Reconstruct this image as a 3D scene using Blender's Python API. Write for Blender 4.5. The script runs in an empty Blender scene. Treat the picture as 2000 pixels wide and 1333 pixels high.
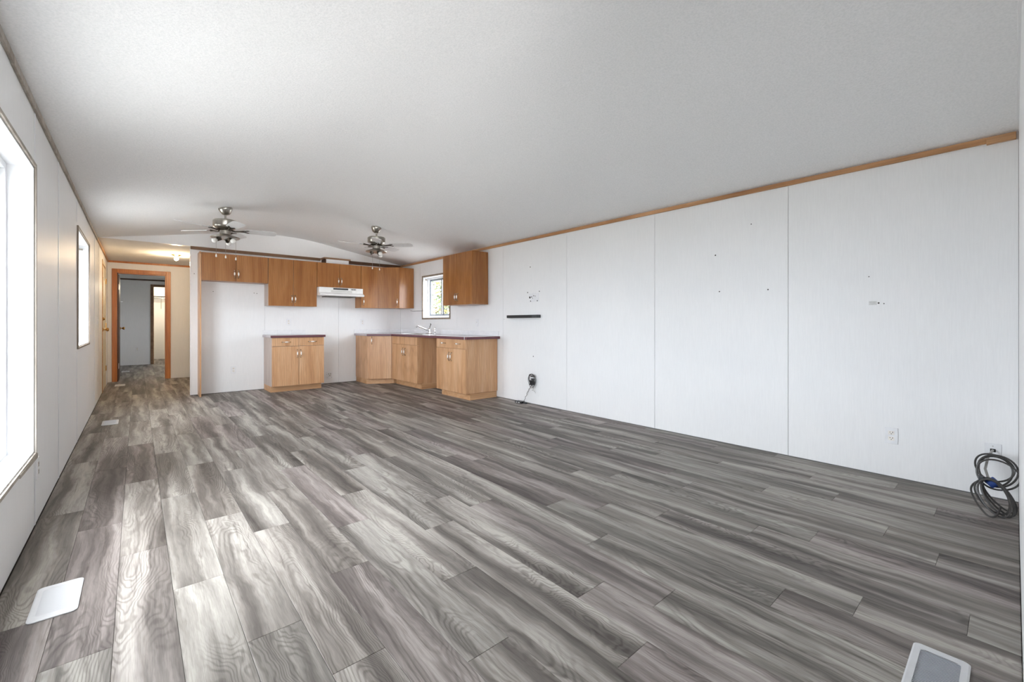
import bpy, math, random
from mathutils import Vector, Matrix
random.seed(7)
S = bpy.context.scene
COL = S.collection
PI = math.pi
# ------------------------------------------------------------------ camera
W0, W1, H, YK, ZR = -.42, 4.08, 2.28, 8.2, 2.66      # left wall, right wall, side wall height, kitchen wall, ridge
XM = (W0 + W1) / 2
cd = bpy.data.cameras.new('camera'); cam = bpy.data.objects.new('camera', cd); COL.objects.link(cam)
cam.location = (0, 0, 1.10); cam.rotation_euler = (PI/2, 0, -math.radians(40.821))
cd.sensor_width = 36; cd.lens = 847.4/2000*36; cd.shift_y = -.01725; cd.clip_start = .02; cd.clip_end = 300
S.camera = cam
# ------------------------------------------------------------------ world, light, exposure
S.view_settings.view_transform = 'Standard'; S.view_settings.look = 'None'
S.view_settings.gamma = 1; S.view_settings.use_curve_mapping = False
S.view_settings.exposure = 3.0
S.cycles.max_bounces = 24; S.cycles.diffuse_bounces = 12; S.cycles.glossy_bounces = 6
S.cycles.transparent_max_bounces = 16; S.cycles.use_denoising = True
S.cycles.sample_clamp_indirect = 8
wd = bpy.data.worlds.new('overcast_sky'); S.world = wd; wd.use_nodes = True
nt = wd.node_tree; nt.nodes.clear()
wo = nt.nodes.new('ShaderNodeOutputWorld'); bg = nt.nodes.new('ShaderNodeBackground')
tc = nt.nodes.new('ShaderNodeTexCoord'); sx = nt.nodes.new('ShaderNodeSeparateXYZ'); rp = nt.nodes.new('ShaderNodeValToRGB')
nt.links.new(tc.outputs['Generated'], sx.inputs[0]); nt.links.new(sx.outputs['Z'], rp.inputs[0])
rp.color_ramp.elements[0].position = 0; rp.color_ramp.elements[0].color = (.86, .91, 1, 1)
rp.color_ramp.elements[1].position = .9; rp.color_ramp.elements[1].color = (1, 1.0, 1.03, 1)
nt.links.new(rp.outputs[0], bg.inputs[0]); bg.inputs[1].default_value = 2.6
nt.links.new(bg.outputs[0], wo.inputs[0])

def area(name, loc, rot, sx_, sy_, energy=1, color=(1, 1, 1), portal=False):
    l = bpy.data.lights.new(name, 'AREA'); l.shape = 'RECTANGLE'; l.size = sx_; l.size_y = sy_
    l.energy = energy; l.color = color
    o = bpy.data.objects.new(name, l); COL.objects.link(o); o.location = loc; o.rotation_euler = rot
    if portal: l.cycles.is_portal = True
    return o
# daylight portals in the window openings (they only guide the sky's light indoors)
area('window_portal', (W0-.2, 2.57, 1.18), (0, -PI/2, 0), 1.6, 1.9, portal=True)
area('window_portal', (W0-.2, 6.27, 1.43), (0, -PI/2, 0), 1.2, 1.3, portal=True)
area('window_portal', (W1+.2, 6.83, 1.58), (0, PI/2, 0), .9, 1.0, portal=True)
area('window_portal', (2.75, 13.2, 1.35), (0, PI/2, 0), 1.0, .9, portal=True)
# added fill light, unseen in the bay behind the camera, brightening the far end
fill_obj = area('fill_light', (.3, -1.2, 1.25), (0, 0, 0), .9, .9, 1.7, (1, .985, .96))
fill_obj.rotation_euler = (Vector((2.2, 6.8, 2.25))-Vector(fill_obj.location)).to_track_quat('-Z', 'Y').to_euler()
fill_obj.data.spread = math.radians(54)

# ------------------------------------------------------------------ material helpers
def rgb(*c):
    f = lambda v: (v/255/12.92 if v/255 <= .04045 else ((v/255+.055)/1.055)**2.4)
    return (f(c[0]), f(c[1]), f(c[2]), 1)
class NT:
    def __init__(s, name):
        s.m = bpy.data.materials.new(name); s.m.use_nodes = True
        s.t = s.m.node_tree; s.n = s.t.nodes; s.b = s.n['Principled BSDF']
    def new(s, typ, **kw):
        n = s.n.new(typ)
        for k, v in kw.items():
            if hasattr(n, k): setattr(n, k, v)
            else: n.inputs[k.replace('_', ' ')].default_value = v
        return n
    def link(s, a, b): s.t.links.new(a, b)
    def coords(s, scale=(1, 1, 1), rand=0, kind='Object', loc=(0, 0, 0)):
        tc = s.new('ShaderNodeTexCoord'); mp = s.new('ShaderNodeMapping')
        mp.inputs['Scale'].default_value = scale; mp.inputs['Location'].default_value = loc
        src = tc.outputs[kind]
        if rand:
            oi = s.new('ShaderNodeObjectInfo'); mu = s.new('ShaderNodeMath', operation='MULTIPLY'); mu.inputs[1].default_value = rand
            s.link(oi.outputs['Random'], mu.inputs[0])
            ad = s.new('ShaderNodeVectorMath', operation='ADD'); s.link(src, ad.inputs[0]); s.link(mu.outputs[0], ad.inputs[1]); src = ad.outputs[0]
        s.link(src, mp.inputs[0]); return mp.outputs[0]
    def noise(s, vec, scale=5, detail=3, rough=.5, dist=0):
        n = s.new('ShaderNodeTexNoise'); n.inputs['Scale'].default_value = scale; n.inputs['Detail'].default_value = detail
        n.inputs['Roughness'].default_value = rough; n.inputs['Distortion'].default_value = dist
        s.link(vec, n.inputs['Vector']); return n.outputs[0]
    def ramp(s, fac, stops):
        r = s.new('ShaderNodeValToRGB'); e = r.color_ramp.elements
        while len(e) < len(stops): e.new(.5)
        for i, (p, c) in enumerate(stops): e[i].position = p; e[i].color = c if len(c) == 4 else (*c, 1)
        s.link(fac, r.inputs[0]); return r.outputs[0]
    def mix(s, fac, a, b, mode='MIX'):
        m = s.new('ShaderNodeMix', data_type='RGBA', blend_type=mode)
        for i, v in ((0, fac), (6, a), (7, b)):
            if hasattr(v, 'is_linked') or hasattr(v, 'links'): s.link(v, m.inputs[i])
            else: m.inputs[i].default_value = v
        return m.outputs[2]
    def bump(s, h, strength=.2, dist=.002):
        b = s.new('ShaderNodeBump'); b.inputs['Strength'].default_value = strength; b.inputs['Distance'].default_value = dist
        s.link(h, b.inputs['Height']); s.link(b.outputs[0], s.b.inputs['Normal'])
def plain(name, c, rough=.5, metal=0, spec=.5, emit=None, es=1, noise=.04, nscale=20):
    m = NT(name); v = m.coords(); f = m.noise(v, nscale, 3)
    c2 = tuple(min(1, x*(1+noise)) for x in c[:3])+(1,); c1 = tuple(x*(1-noise) for x in c[:3])+(1,)
    m.link(m.ramp(f, [(.3, c1), (.7, c2)]), m.b.inputs['Base Color'])
    m.b.inputs['Roughness'].default_value = rough; m.b.inputs['Metallic'].default_value = metal
    m.b.inputs['Specular IOR Level'].default_value = spec
    if emit: m.b.inputs['Emission Color'].default_value = emit; m.b.inputs['Emission Strength'].default_value = es
    return m.m
def wall_mat(name, c, rough=.42):
    m = NT(name); v = m.coords((160, 160, 9)); f = m.noise(v, 1, 4, .6)
    v2 = m.coords((1.2, 1.2, 1.2)); g = m.noise(v2, 1.5, 3)
    a = m.ramp(f, [(.25, tuple(x*.965 for x in c[:3])+(1,)), (.75, tuple(min(1, x*1.02) for x in c[:3])+(1,))])
    bb = m.ramp(g, [(.3, (.97, .975, .98, 1)), (.7, (1, 1, 1, 1))])
    m.link(m.mix(1.0, a, bb, 'MULTIPLY'), m.b.inputs['Base Color'])
    m.b.inputs['Roughness'].default_value = rough; m.b.inputs['Specular IOR Level'].default_value = .35
    m.bump(f, .25, .0008); return m.m
def wood_mat(name, dark, mid, light, rough=.35, axis='Z', gscale=1.0):
    m = NT(name)
    sc = {'Z': (9, 9, .9), 'X': (.9, 9, 9), 'Y': (9, .9, 9)}[axis]
    v = m.coords(sc, rand=13)
    broad = m.noise(v, 1.0*gscale, 4, .55, .6)
    fsc = {'Z': (130, 130, 5), 'X': (5, 130, 130), 'Y': (130, 5, 130)}[axis]
    fine = m.noise(m.coords(fsc, rand=7), 1, 3, .6)
    w = m.new('ShaderNodeTexWave', wave_type='RINGS', rings_direction={'Z': 'Y', 'X': 'Y', 'Y': 'Z'}[axis])
    w.inputs['Scale'].default_value = 2.2; w.inputs['Distortion'].default_value = 5; w.inputs['Detail'].default_value = 3; w.inputs['Detail Scale'].default_value = .8
    wsc = {'Z': (5, 5, .8), 'X': (.8, 5, 5), 'Y': (5, .8, 5)}[axis]
    m.link(m.coords(wsc, rand=5), w.inputs['Vector'])
    a = m.ramp(broad, [(.3, dark), (.5, mid), (.72, light)])
    b = m.ramp(w.outputs['Fac'], [(.0, (.86, .83, .8, 1)), (.35, (1, 1, 1, 1)), (1, (1.0, 1.0, 1.0, 1))])
    c = m.ramp(fine, [(.36, (.82, .79, .76, 1)), (.6, (1, 1, 1, 1))])
    m.link(m.mix(.8, m.mix(.8, a, b, 'MULTIPLY'), c, 'MULTIPLY'), m.b.inputs['Base Color'])
    m.b.inputs['Roughness'].default_value = rough
    m.bump(fine, .15, .0006); return m.m
def plank_mat():
    m = NT('grey_vinyl_plank')
    # broad streaks lengthwise, wandering edges
    warp = m.noise(m.coords((2.5, 1.9, 1), rand=31), 1, 4, .6)
    v = m.coords((12, .65, 1), rand=17)
    ad = m.new('ShaderNodeVectorMath', operation='MULTIPLY_ADD'); m.link(warp, ad.inputs[0]); ad.inputs[1].default_value = (1.3, .2, 0); m.link(v, ad.inputs[2])
    broad = m.noise(ad.outputs[0], 1, 5, .55)
    base = m.ramp(broad, [(.30, rgb(82, 77, 74)), (.42, rgb(110, 105, 101)), (.50, rgb(135, 130, 125)), (.57, rgb(158, 153, 148)), (.66, rgb(180, 176, 170))])
    # cathedral figure
    v2 = m.coords((7, .8, 1), rand=11)
    w2 = m.noise(m.coords((6, 2.6, 1), rand=9), 1, 3)
    ad2 = m.new('ShaderNodeVectorMath', operation='MULTIPLY_ADD'); m.link(w2, ad2.inputs[0]); ad2.inputs[1].default_value = (.8, .8, 0); m.link(v2, ad2.inputs[2])
    fld = m.noise(ad2.outputs[0], .55, 1, .4)
    mu = m.new('ShaderNodeMath', operation='MULTIPLY'); m.link(fld, mu.inputs[0]); mu.inputs[1].default_value = 400
    sn = m.new('ShaderNodeMath', operation='SINE'); m.link(mu.outputs[0], sn.inputs[0])
    hf = m.new('ShaderNodeMath', operation='MULTIPLY_ADD'); m.link(sn.outputs[0], hf.inputs[0]); hf.inputs[1].default_value = .5; hf.inputs[2].default_value = .5
    rings = m.ramp(hf.outputs[0], [(.0, (.66, .65, .64, 1)), (.6, (1, 1, 1, 1))])
    msk = m.ramp(m.noise(m.coords((5, .9, 1), rand=23), 1, 2), [(.44, (0, 0, 0, 1)), (.58, (1, 1, 1, 1))])
    c1 = m.mix(msk, base, m.mix(1.0, base, rings, 'MULTIPLY'))
    # fine grain and dark veins
    fine = m.noise(m.coords((260, 9, 1), rand=7), 1, 4, .7)
    c2 = m.mix(.75, c1, m.ramp(fine, [(.33, (.74, .73, .72, 1)), (.55, (1, 1, 1, 1)), (.75, (1.06, 1.06, 1.06, 1))]), 'MULTIPLY')
    vein = m.noise(m.coords((30, 1.6, 1), rand=19), 1, 5, .65, 1.2)
    c3 = m.mix(.8, c2, m.ramp(vein, [(.32, (.5, .48, .47, 1)), (.42, (1, 1, 1, 1))]), 'MULTIPLY')
    # mauve and brown tint drifting from board to board
    oi = m.new('ShaderNodeObjectInfo')
    tint = m.ramp(oi.outputs['Random'], [(0, (.9, .88, .85, 1)), (.2, (1, .985, .97, 1)), (.45, (1.02, 1.02, 1, 1)), (.6, (.93, .94, .92, 1)), (.8, (1, .94, .96, 1)), (1, (.86, .82, .83, 1))])
    c4 = m.mix(1.0, c3, tint, 'MULTIPLY')
    m.link(c4, m.b.inputs['Base Color'])
    m.b.inputs['Roughness'].default_value = .55; m.b.inputs['Specular IOR Level'].default_value = .3
    m.bump(fine, .15, .0005)
    return m.m
def ceil_mat():
    m = NT('stippled_ceiling'); f = m.noise(m.coords(), 95, 3, .65)
    m.link(m.ramp(f, [(.3, rgb(236, 237, 237)), (.62, rgb(247, 247, 247))]), m.b.inputs['Base Color'])
    m.b.inputs['Roughness'].default_value = .9; m.b.inputs['Specular IOR Level'].default_value = .15
    m.bump(f, .6, .003); return m.m

M = dict(
    wall=wall_mat('white_linen_panel', rgb(243, 243, 243)),
    bedgrey=plain('register_shadow_bed', rgb(158, 162, 172), .8),
    register=plain('register_enamel', rgb(206, 207, 209), .45),
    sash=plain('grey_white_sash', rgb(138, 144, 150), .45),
    side_sheen=wood_mat('oak_side_sheen', rgb(172, 152, 140), rgb(186, 168, 157), rgb(196, 180, 170), .3),  # oak greyed to paint in window sheen on the left-facing sides
    gap=plain('panel_backing', rgb(120, 119, 117), .9),
    ceil=ceil_mat(), plank=plank_mat(),
    slab=plain('subfloor', rgb(45, 42, 40), .9),
    white=plain('white_vinyl', rgb(236, 237, 239), .35),
    cream=wall_mat('cream_door_paint', rgb(226, 216, 196), .4),
    taupe=wood_mat('worn_taupe_trim', rgb(150, 142, 132), rgb(172, 165, 155), rgb(190, 184, 175), .6),
    taupe_brown=wood_mat('brown_taupe_trim', rgb(128, 113, 97), rgb(146, 131, 115), rgb(160, 147, 132), .55),
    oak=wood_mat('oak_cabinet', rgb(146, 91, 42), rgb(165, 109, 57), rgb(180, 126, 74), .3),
    oak_lit=wood_mat('oak_cabinet_lit', rgb(198, 150, 108), rgb(214, 168, 126), rgb(224, 184, 146), .35),  # oak lightened to paint in the stronger light on the base units
    kick=wood_mat('raw_pine_kick', rgb(196, 148, 104), rgb(210, 165, 122), rgb(220, 180, 140), .5, 'X'),
    trimwood=wood_mat('oak_trim', rgb(170, 120, 76), rgb(196, 148, 102), rgb(214, 172, 130), .45, 'Y'),
    trimwoodx=wood_mat('oak_trim_cross', rgb(120, 88, 62), rgb(140, 106, 78), rgb(156, 122, 94), .5, 'X'),
    darkwood=wood_mat('dark_recess_trim', rgb(84, 58, 40), rgb(100, 70, 50), rgb(120, 86, 62), .5, 'X'),
    orange=wood_mat('orange_oak_casing', rgb(176, 104, 40), rgb(198, 122, 52), rgb(212, 140, 70), .35),
    brown=wood_mat('dark_brown_door', rgb(70, 42, 24), rgb(84, 52, 30), rgb(98, 64, 38), .4),
    counter=plain('mauve_laminate', rgb(176, 164, 168), .12, nscale=60),
    maroon=plain('maroon_edge', rgb(104, 62, 70), .35),
    splash=plain('pale_tile', rgb(240, 241, 243), .25),
    nickel=plain('brushed_nickel', rgb(176, 172, 164), .28, 1),
    darkmetal=plain('dark_nickel', rgb(84, 78, 70), .35, 1),
    chrome=plain('chrome', rgb(225, 226, 228), .1, 1),
    brass=plain('brass', rgb(206, 160, 92), .25, 1),
    porcelain=plain('porcelain', rgb(246, 242, 236), .15),
    blade=plain('white_blade', rgb(222, 222, 222), .5),
    bulbglass=plain('frosted_bulb', rgb(245, 245, 242), .2),
    black=plain('black_plastic', rgb(34, 34, 36), .4),
    blackgrey=plain('dark_grey_cap', rgb(66, 68, 70), .5),
    cable=plain('grey_cable_jacket', rgb(66, 64, 62), .32, noise=.25, nscale=40),
    cable_light=plain('light_cable_jacket', rgb(150, 147, 142), .45),
    blue=plain('blue_velcro', rgb(38, 68, 136), .7),
    grey=plain('grey_plaster', rgb(214, 214, 212), .8, noise=.1, nscale=60),
    hole=plain('screw_hole_dark', rgb(70, 66, 62), .9),
    slot=plain('socket_slot', rgb(46, 44, 44), .8),
    hood=plain('hood_enamel', rgb(240, 240, 238), .25),
    hoodgrey=plain('hood_grey_face', rgb(206, 206, 202), .4),
    filter=plain('hood_filter', rgb(90, 88, 84), .5, .6),
    bark=plain('bark', rgb(82, 76, 70), .9, noise=.3),
    leaf=plain('autumn_leaf', rgb(112, 92, 40), .7, noise=.35, nscale=3),
    leafg=plain('green_leaf', rgb(72, 92, 56), .7, noise=.35, nscale=3),
    grass=plain('pale_gravel_yard', rgb(158, 157, 153), .95, noise=.2, nscale=2),
    hot=plain('lit_bulb', rgb(255, 240, 215), .4, emit=(1, .78, .5, 1), es=16),
    hot2=plain('lit_closet_dome', rgb(255, 240, 215), .4, emit=(1, .80, .52, 1), es=2.2),
)
def glass():
    m = NT('window_glass'); n = m.n; n.remove(m.b)
    tr = m.new('ShaderNodeBsdfTransparent'); gl = m.new('ShaderNodeBsdfGlossy'); gl.inputs['Roughness'].default_value = .02
    lw = m.new('ShaderNodeLayerWeight'); lw.inputs[0].default_value = .5; mx = m.new('ShaderNodeMixShader')
    pw = m.new('ShaderNodeMath', operation='POWER'); m.link(lw.outputs['Facing'], pw.inputs[0]); pw.inputs[1].default_value = 5
    fr = m.new('ShaderNodeMath', operation='MULTIPLY_ADD'); m.link(pw.outputs[0], fr.inputs[0]); fr.inputs[1].default_value = .4; fr.inputs[2].default_value = .03
    no = m.noise(m.coords(), 3, 1); rr = m.ramp(no, [(0, (.95, .97, .97, 1)), (1, (.98, .99, .99, 1))]); m.link(rr, tr.inputs[0])
    m.link(fr.outputs[0], mx.inputs[0]); m.link(tr.outputs[0], mx.inputs[1]); m.link(gl.outputs[0], mx.inputs[2])
    m.link(mx.outputs[0], m.n['Material Output'].inputs[0]); return m.m
M['glass'] = glass()

# ------------------------------------------------------------------ mesh helpers
class MB:
    def __init__(s): s.v = []; s.f = []; s.mi = []; s.sm = []
    def add(s, vs, fs, mi=0, smooth=False):
        o = len(s.v); s.v += [tuple(p) for p in vs]
        for f in fs: s.f.append([o+i for i in f]); s.mi.append(mi); s.sm.append(smooth)
        return s
    def box(s, x0, x1, y0, y1, z0, z1, mi=0):
        vs = [(x, y, z) for z in (z0, z1) for y in (y0, y1) for x in (x0, x1)]
        return s.add(vs, [(0, 2, 3, 1), (4, 5, 7, 6), (0, 1, 5, 4), (2, 6, 7, 3), (0, 4, 6, 2), (1, 3, 7, 5)], mi)
    def prism(s, pts, z0, z1, mi=0):                       # polygon in xy (CCW)
        n = len(pts); vs = [(x, y, z0) for x, y in pts]+[(x, y, z1) for x, y in pts]
        fs = [tuple(range(n))[::-1], tuple(range(n, 2*n))]+[(i, (i+1) % n, n+(i+1) % n, n+i) for i in range(n)]
        return s.add(vs, fs, mi)
    def prism_axis(s, pts, a0, a1, axis, mi=0):            # polygon extruded along x or y; pts are (other, z)
        n = len(pts)
        P = (lambda a, p: (a, p[0], p[1])) if axis == 'x' else (lambda a, p: (p[0], a, p[1]))
        vs = [P(a0, p) for p in pts]+[P(a1, p) for p in pts]
        fs = [tuple(range(n))[::-1], tuple(range(n, 2*n))]+[(i, (i+1) % n, n+(i+1) % n, n+i) for i in range(n)]
        return s.add(vs, fs, mi)
    def lathe(s, prof, c=(0, 0, 0), n=24, mi=0, mat=None):  # prof [(r,z)]
        vs = []
        for r, z in prof:
            for k in range(n):
                a = 2*PI*k/n; p = Vector((r*math.cos(a), r*math.sin(a), z))
                if mat: p = mat @ p
                vs.append(p+Vector(c))
        fs = []
        for i in range(len(prof)-1):
            for k in range(n): fs.append((i*n+k, i*n+(k+1) % n, (i+1)*n+(k+1) % n, (i+1)*n+k))
        fs.append(tuple(range(n))[::-1]); fs.append(tuple((len(prof)-1)*n+k for k in range(n)))
        return s.add(vs, fs, mi, True)
    def tube(s, pts, r, n=8, mi=0):
        pts = [Vector(p) for p in pts]; vs = []; up = Vector((0, 0, 1)); prev = None
        for i, p in enumerate(pts):
            t = (pts[min(i+1, len(pts)-1)]-pts[max(i-1, 0)]).normalized()
            if prev is None: a = t.cross(up) if abs(t.dot(up)) < .95 else t.cross(Vector((1, 0, 0)))
            else: a = prev-t*prev.dot(t)
            a.normalize(); prev = a; b = t.cross(a)
            rr = r[i] if isinstance(r, (list, tuple)) else r
            for k in range(n):
                an = 2*PI*k/n; vs.append(p+a*math.cos(an)*rr+b*math.sin(an)*rr)
        fs = [(i*n+k, i*n+(k+1) % n, (i+1)*n+(k+1) % n, (i+1)*n+k) for i in range(len(pts)-1) for k in range(n)]
        fs += [tuple(range(n))[::-1], tuple((len(pts)-1)*n+k for k in range(n))]
        return s.add(vs, fs, mi, True)
    def mesh(s, name, mats, org=(0, 0, 0)):
        me = bpy.data.meshes.new(name); ox, oy, oz = org
        me.from_pydata([(x-ox, y-oy, z-oz) for x, y, z in s.v], [], s.f)
        for m in (mats if isinstance(mats, (list, tuple)) else [mats]): me.materials.append(M[m] if isinstance(m, str) else m)
        me.polygons.foreach_set('material_index', s.mi); me.polygons.foreach_set('use_smooth', s.sm)
        me.update(); return me
def link(name, me, parent=None, loc=(0, 0, 0), rot=(0, 0, 0)):
    o = bpy.data.objects.new(name, me); COL.objects.link(o); o.location = loc; o.rotation_euler = rot
    if parent: o.parent = parent
    return o
def wpos(o):
    p = Vector(o.location)
    while o.parent: o = o.parent; p += Vector(o.location)
    return p
def build(mb, name, mats, parent=None, bevel=0, smooth_angle=None):
    """world-space mesh builder -> object whose origin sits at its own middle"""
    xs, ys, zs = zip(*mb.v); c = ((min(xs)+max(xs))/2, (min(ys)+max(ys))/2, min(zs))
    me = mb.mesh(name, mats, c); base = wpos(parent) if parent else Vector((0, 0, 0))
    o = link(name, me, parent, Vector(c)-base)
    if smooth_angle or any(mb.sm):
        try: me.set_sharp_from_angle(angle=math.radians(smooth_angle or 40))
        except Exception: pass
    if bevel:
        b = o.modifiers.new('bevel', 'BEVEL'); b.width = bevel; b.segments = 2; b.limit_method = 'ANGLE'
    return o
def tag(o, label=None, cat=None, group=None, kind=None):
    if label: o['label'] = label
    if cat: o['category'] = cat
    if group: o['group'] = group
    if kind: o['kind'] = kind
    return o
def weld(o):
    import bmesh
    b = bmesh.new(); b.from_mesh(o.data); bmesh.ops.remove_doubles(b, verts=b.verts, dist=1e-5); bmesh.ops.recalc_face_normals(b, faces=b.faces)
    b.to_mesh(o.data); b.free(); o.data.set_sharp_from_angle(angle=math.radians(30)); return o
def struct(o, label=None, cat=None): return tag(o, label, cat, kind='structure')
def empty(name, loc=(0, 0, 0)):
    o = bpy.data.objects.new(name, None); COL.objects.link(o); o.location = loc; o.empty_display_size = .05; return o
def box(name, b, mat, parent=None, bevel=0): return build(MB().box(*b), name, mat, parent, bevel)
def copy_tree(o, parent=None):
    c = o.copy(); COL.objects.link(c); c.parent = parent
    for ch in list(o.children): copy_tree(ch, c)
    return c

# ------------------------------------------------------------------ floor with every plank
floor = struct(box('floor', (W0-.1, W1+.1, -1.7, 17.4, -.06, -.0065), 'slab'), 'grey wood-look plank floor running the length of the room', 'floor')
PW, E0, PL = .1748, -.412, 1.22
phase = {0: 1.14, 1: .785, 2: .31, 3: 1.045, 4: .507, 5: .175, 6: .736, 7: 1.159, 8: .37, 9: .828, 10: 1.143, 11: .915, 12: .167,
         13: .62, 14: .397, 15: .109, 16: .907, 17: .676, 18: .234, 19: .443, 20: 1.08, 21: .74, 22: .3, 23: .95, 24: .52, 25: .08}
def plank_mesh(w, l):
    g, c, t = .0005, .0012, .006
    x, y = w/2-g, l/2-g
    vs = [(sx_*x, sy_*y, -t) for sx_, sy_ in ((-1, -1), (1, -1), (1, 1), (-1, 1))]
    vs += [(sx_*x, sy_*y, -c*.7) for sx_, sy_ in ((-1, -1), (1, -1), (1, 1), (-1, 1))]
    vs += [(sx_*(x-c), sy_*(y-c), 0) for sx_, sy_ in ((-1, -1), (1, -1), (1, 1), (-1, 1))]
    fs = [(0, 3, 2, 1), (8, 9, 10, 11)]+[(a+i, a+(i+1) % 4, a+4+(i+1) % 4, a+4+i) for a in (0, 4) for i in range(4)]
    return MB().add(vs, fs).mesh('plank', 'plank')
pm = {}
for k in range(26):
    x0 = max(E0+PW*k, W0+.002); x1 = min(E0+PW*(k+1), W1-.002)
    if k == 0: x0 = E0-.006
    ya = -1.6 if k < 8 else -.017
    yb = 17.3 if k < 8 else YK
    j = phase[k]-3*PL
    while j < yb:
        a, b = max(j, ya), min(j+PL, yb)
        j += PL
        if b-a < .03: continue
        key = (round(x1-x0, 4), round(b-a, 4))
        if key not in pm: pm[key] = plank_mesh(*key)
        o = link('plank', pm[key], floor, Vector(((x0+x1)/2, (a+b)/2, 0))-wpos(floor))
        if random.random() < .5: o.rotation_euler.z = PI

# ------------------------------------------------------------------ vault profile
SL, RW = (ZR-H)/(W1-XM), .7
def vault_x(x):
    d = abs(x-XM)
    return ZR-SL*d if d > RW else ZR-SL*(RW/2+d*d/(2*RW))
def vault_pts(a, b, n=17): return [(x, vault_x(x)) for x in [a]+[XM-RW+2*RW*k/(n-1) for k in range(n)]+[b]]
# ------------------------------------------------------------------ walls with panels
def panels(wall, axis, plane, out, edges, z0, z1, holes=(), mat='wall', th=.006):
    """white panels standing on a wall's face; axis = direction they run along; out = sign of the outward normal of the room-facing side"""
    g = .0013
    for a, b in zip(edges[:-1], edges[1:]):
        mb = MB(); cells = []
        hs = [h_ for h_ in holes if h_[0] < b and h_[1] > a]
        cut = sorted({a+g, b-g}|{min(max(v, a+g), b-g) for h_ in hs for v in h_[:2]})
        zc = sorted({z0, z1}|{v for h_ in hs for v in h_[2:]})
        for u0, u1 in zip(cut[:-1], cut[1:]):
            for w0, w1 in zip(zc[:-1], zc[1:]):
                if any(h_[0] < (u0+u1)/2 < h_[1] and h_[2] < (w0+w1)/2 < h_[3] for h_ in hs): continue
                p0, p1 = sorted((plane, plane-out*th))
                if axis == 'y': mb.box(p0, p1, u0, u1, w0, w1)
                else: mb.box(u0, u1, p0, p1, w0, w1)
        build(mb, 'wall_panel', mat, wall)
def slab_holes(name, axis, p0, p1, u0, u1, z0, z1, holes, mat, label=None):
    mb = MB()
    cut = sorted({u0, u1}|{v for h_ in holes for v in h_[:2]}); zc = sorted({z0, z1}|{v for h_ in holes for v in h_[2:]})
    for a, b in zip(cut[:-1], cut[1:]):
        for c, d in zip(zc[:-1], zc[1:]):
            if any(h_[0] < (a+b)/2 < h_[1] and h_[2] < (c+d)/2 < h_[3] for h_ in holes): continue
            if axis == 'y': mb.box(p0, p1, a, b, c, d)
            else: mb.box(a, b, p0, p1, c, d)
    return struct(build(mb, name, mat), label, 'wall' if label else None)
YH, YB, YC = 11.05, 15.2, 17.25
HL = [(1.70, 3.44, .405, 1.94), (5.645, 6.895, .88, 1.985)]
DL = [(9.45, 10.32, 0, 2.06)]
wl = slab_holes('wall_left', 'y', W0-.1, W0-.006, -1.7, YC, -.05, H+.02, HL+DL, 'gap', 'left wall of white panels with two windows')
panels(wl, 'y', W0, 1, [-1.7, -.6, .71, 1.93, 3.445, 4.40, 5.62, 6.84, 8.03, 9.40], .007, H, HL)
panels(wl, 'y', W0, 1, [9.40, YH, 13.2, YB, YC], .007, H, [(9.40, 10.40, -.1, 2.1)])
HR = [(6.37, 7.29, 1.20, 1.965)]
wr = slab_holes('wall_right', 'y', W1+.006, W1+.1, -.12, YK+.1, -.05, H+.02, HR, 'gap', 'right wall of white linen-textured panels')
panels(wr, 'y', W1, -1, [-.018, 1.223, 2.447, 3.67, 4.92, 6.14, 7.36, YK], .007, H, HR)
wk = struct(box('wall_back', (.613+.006, W1, YK+.006, YK+.1, -.05, H), 'gap'), 'white panelled kitchen wall behind the cabinets', 'wall')
panels(wk, 'x', YK, -1, [.613, 1.615, 2.83, W1], .007, H)
panels(wk, 'y', .613, -1, [YK, YK+.1], .007, H)
box('corner_bead', (.608, .622, YK-.004, YK+.01, .01, H-.02), 'white', wk, .002)
# white gable over the kitchen wall, up to the vault
struct(build(MB().prism_axis(vault_pts(W0, W1), YK, YK+.1, 'y'), 'wall_back_gable', 'wall'), 'shallow white gable above the kitchen wall trim', 'wall')
# wall at the end of the hall, with the bedroom doorway
HD = [(-.285, .435, -.1, 2.06)]
wh = slab_holes('wall_hall_end', 'x', YH+.006, YH+.1, W0, 2.6, -.05, H, HD, 'gap', 'end wall of the hall around the bedroom doorway')
panels(wh, 'x', YH, -1, [W0, 1.0, 2.6], .007, H, HD)
struct(box('wall_hall_side', (2.5, 2.6, YK+.1, YH, -.05, H), 'wall'), 'far side wall of the hall behind the kitchen', 'wall')
# bedroom back wall with closet doorway, closet
HB = [(.325, 1.0, -.1, 2.09)]
wb = slab_holes('wall_bedroom', 'x', YB+.006, YB+.1, W0, 2.6, -.05, H+.3, HB, 'gap', 'bedroom wall seen through the hall doorway')
panels(wb, 'x', YB, -1, [W0, 1.2, 2.6], .007, H, HB)
struct(box('wall_closet', (W0, 2.6, YC, YC+.1, -.05, H+.1), 'wall'), 'cream lit back wall of the closet', 'wall')
struct(box('wall_closet_side', (-.1, 0.0, YB+.1, YC, -.05, H), 'wall'), 'closet side wall', 'wall')
struct(slab_holes('wall_bedroom_side', 'y', 2.5, 2.6, YH+.1, YC, -.05, H+.1, [(12.8, 13.6, .9, 1.8)], 'wall'), 'bedroom side wall with a window out of sight', 'wall')
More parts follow.
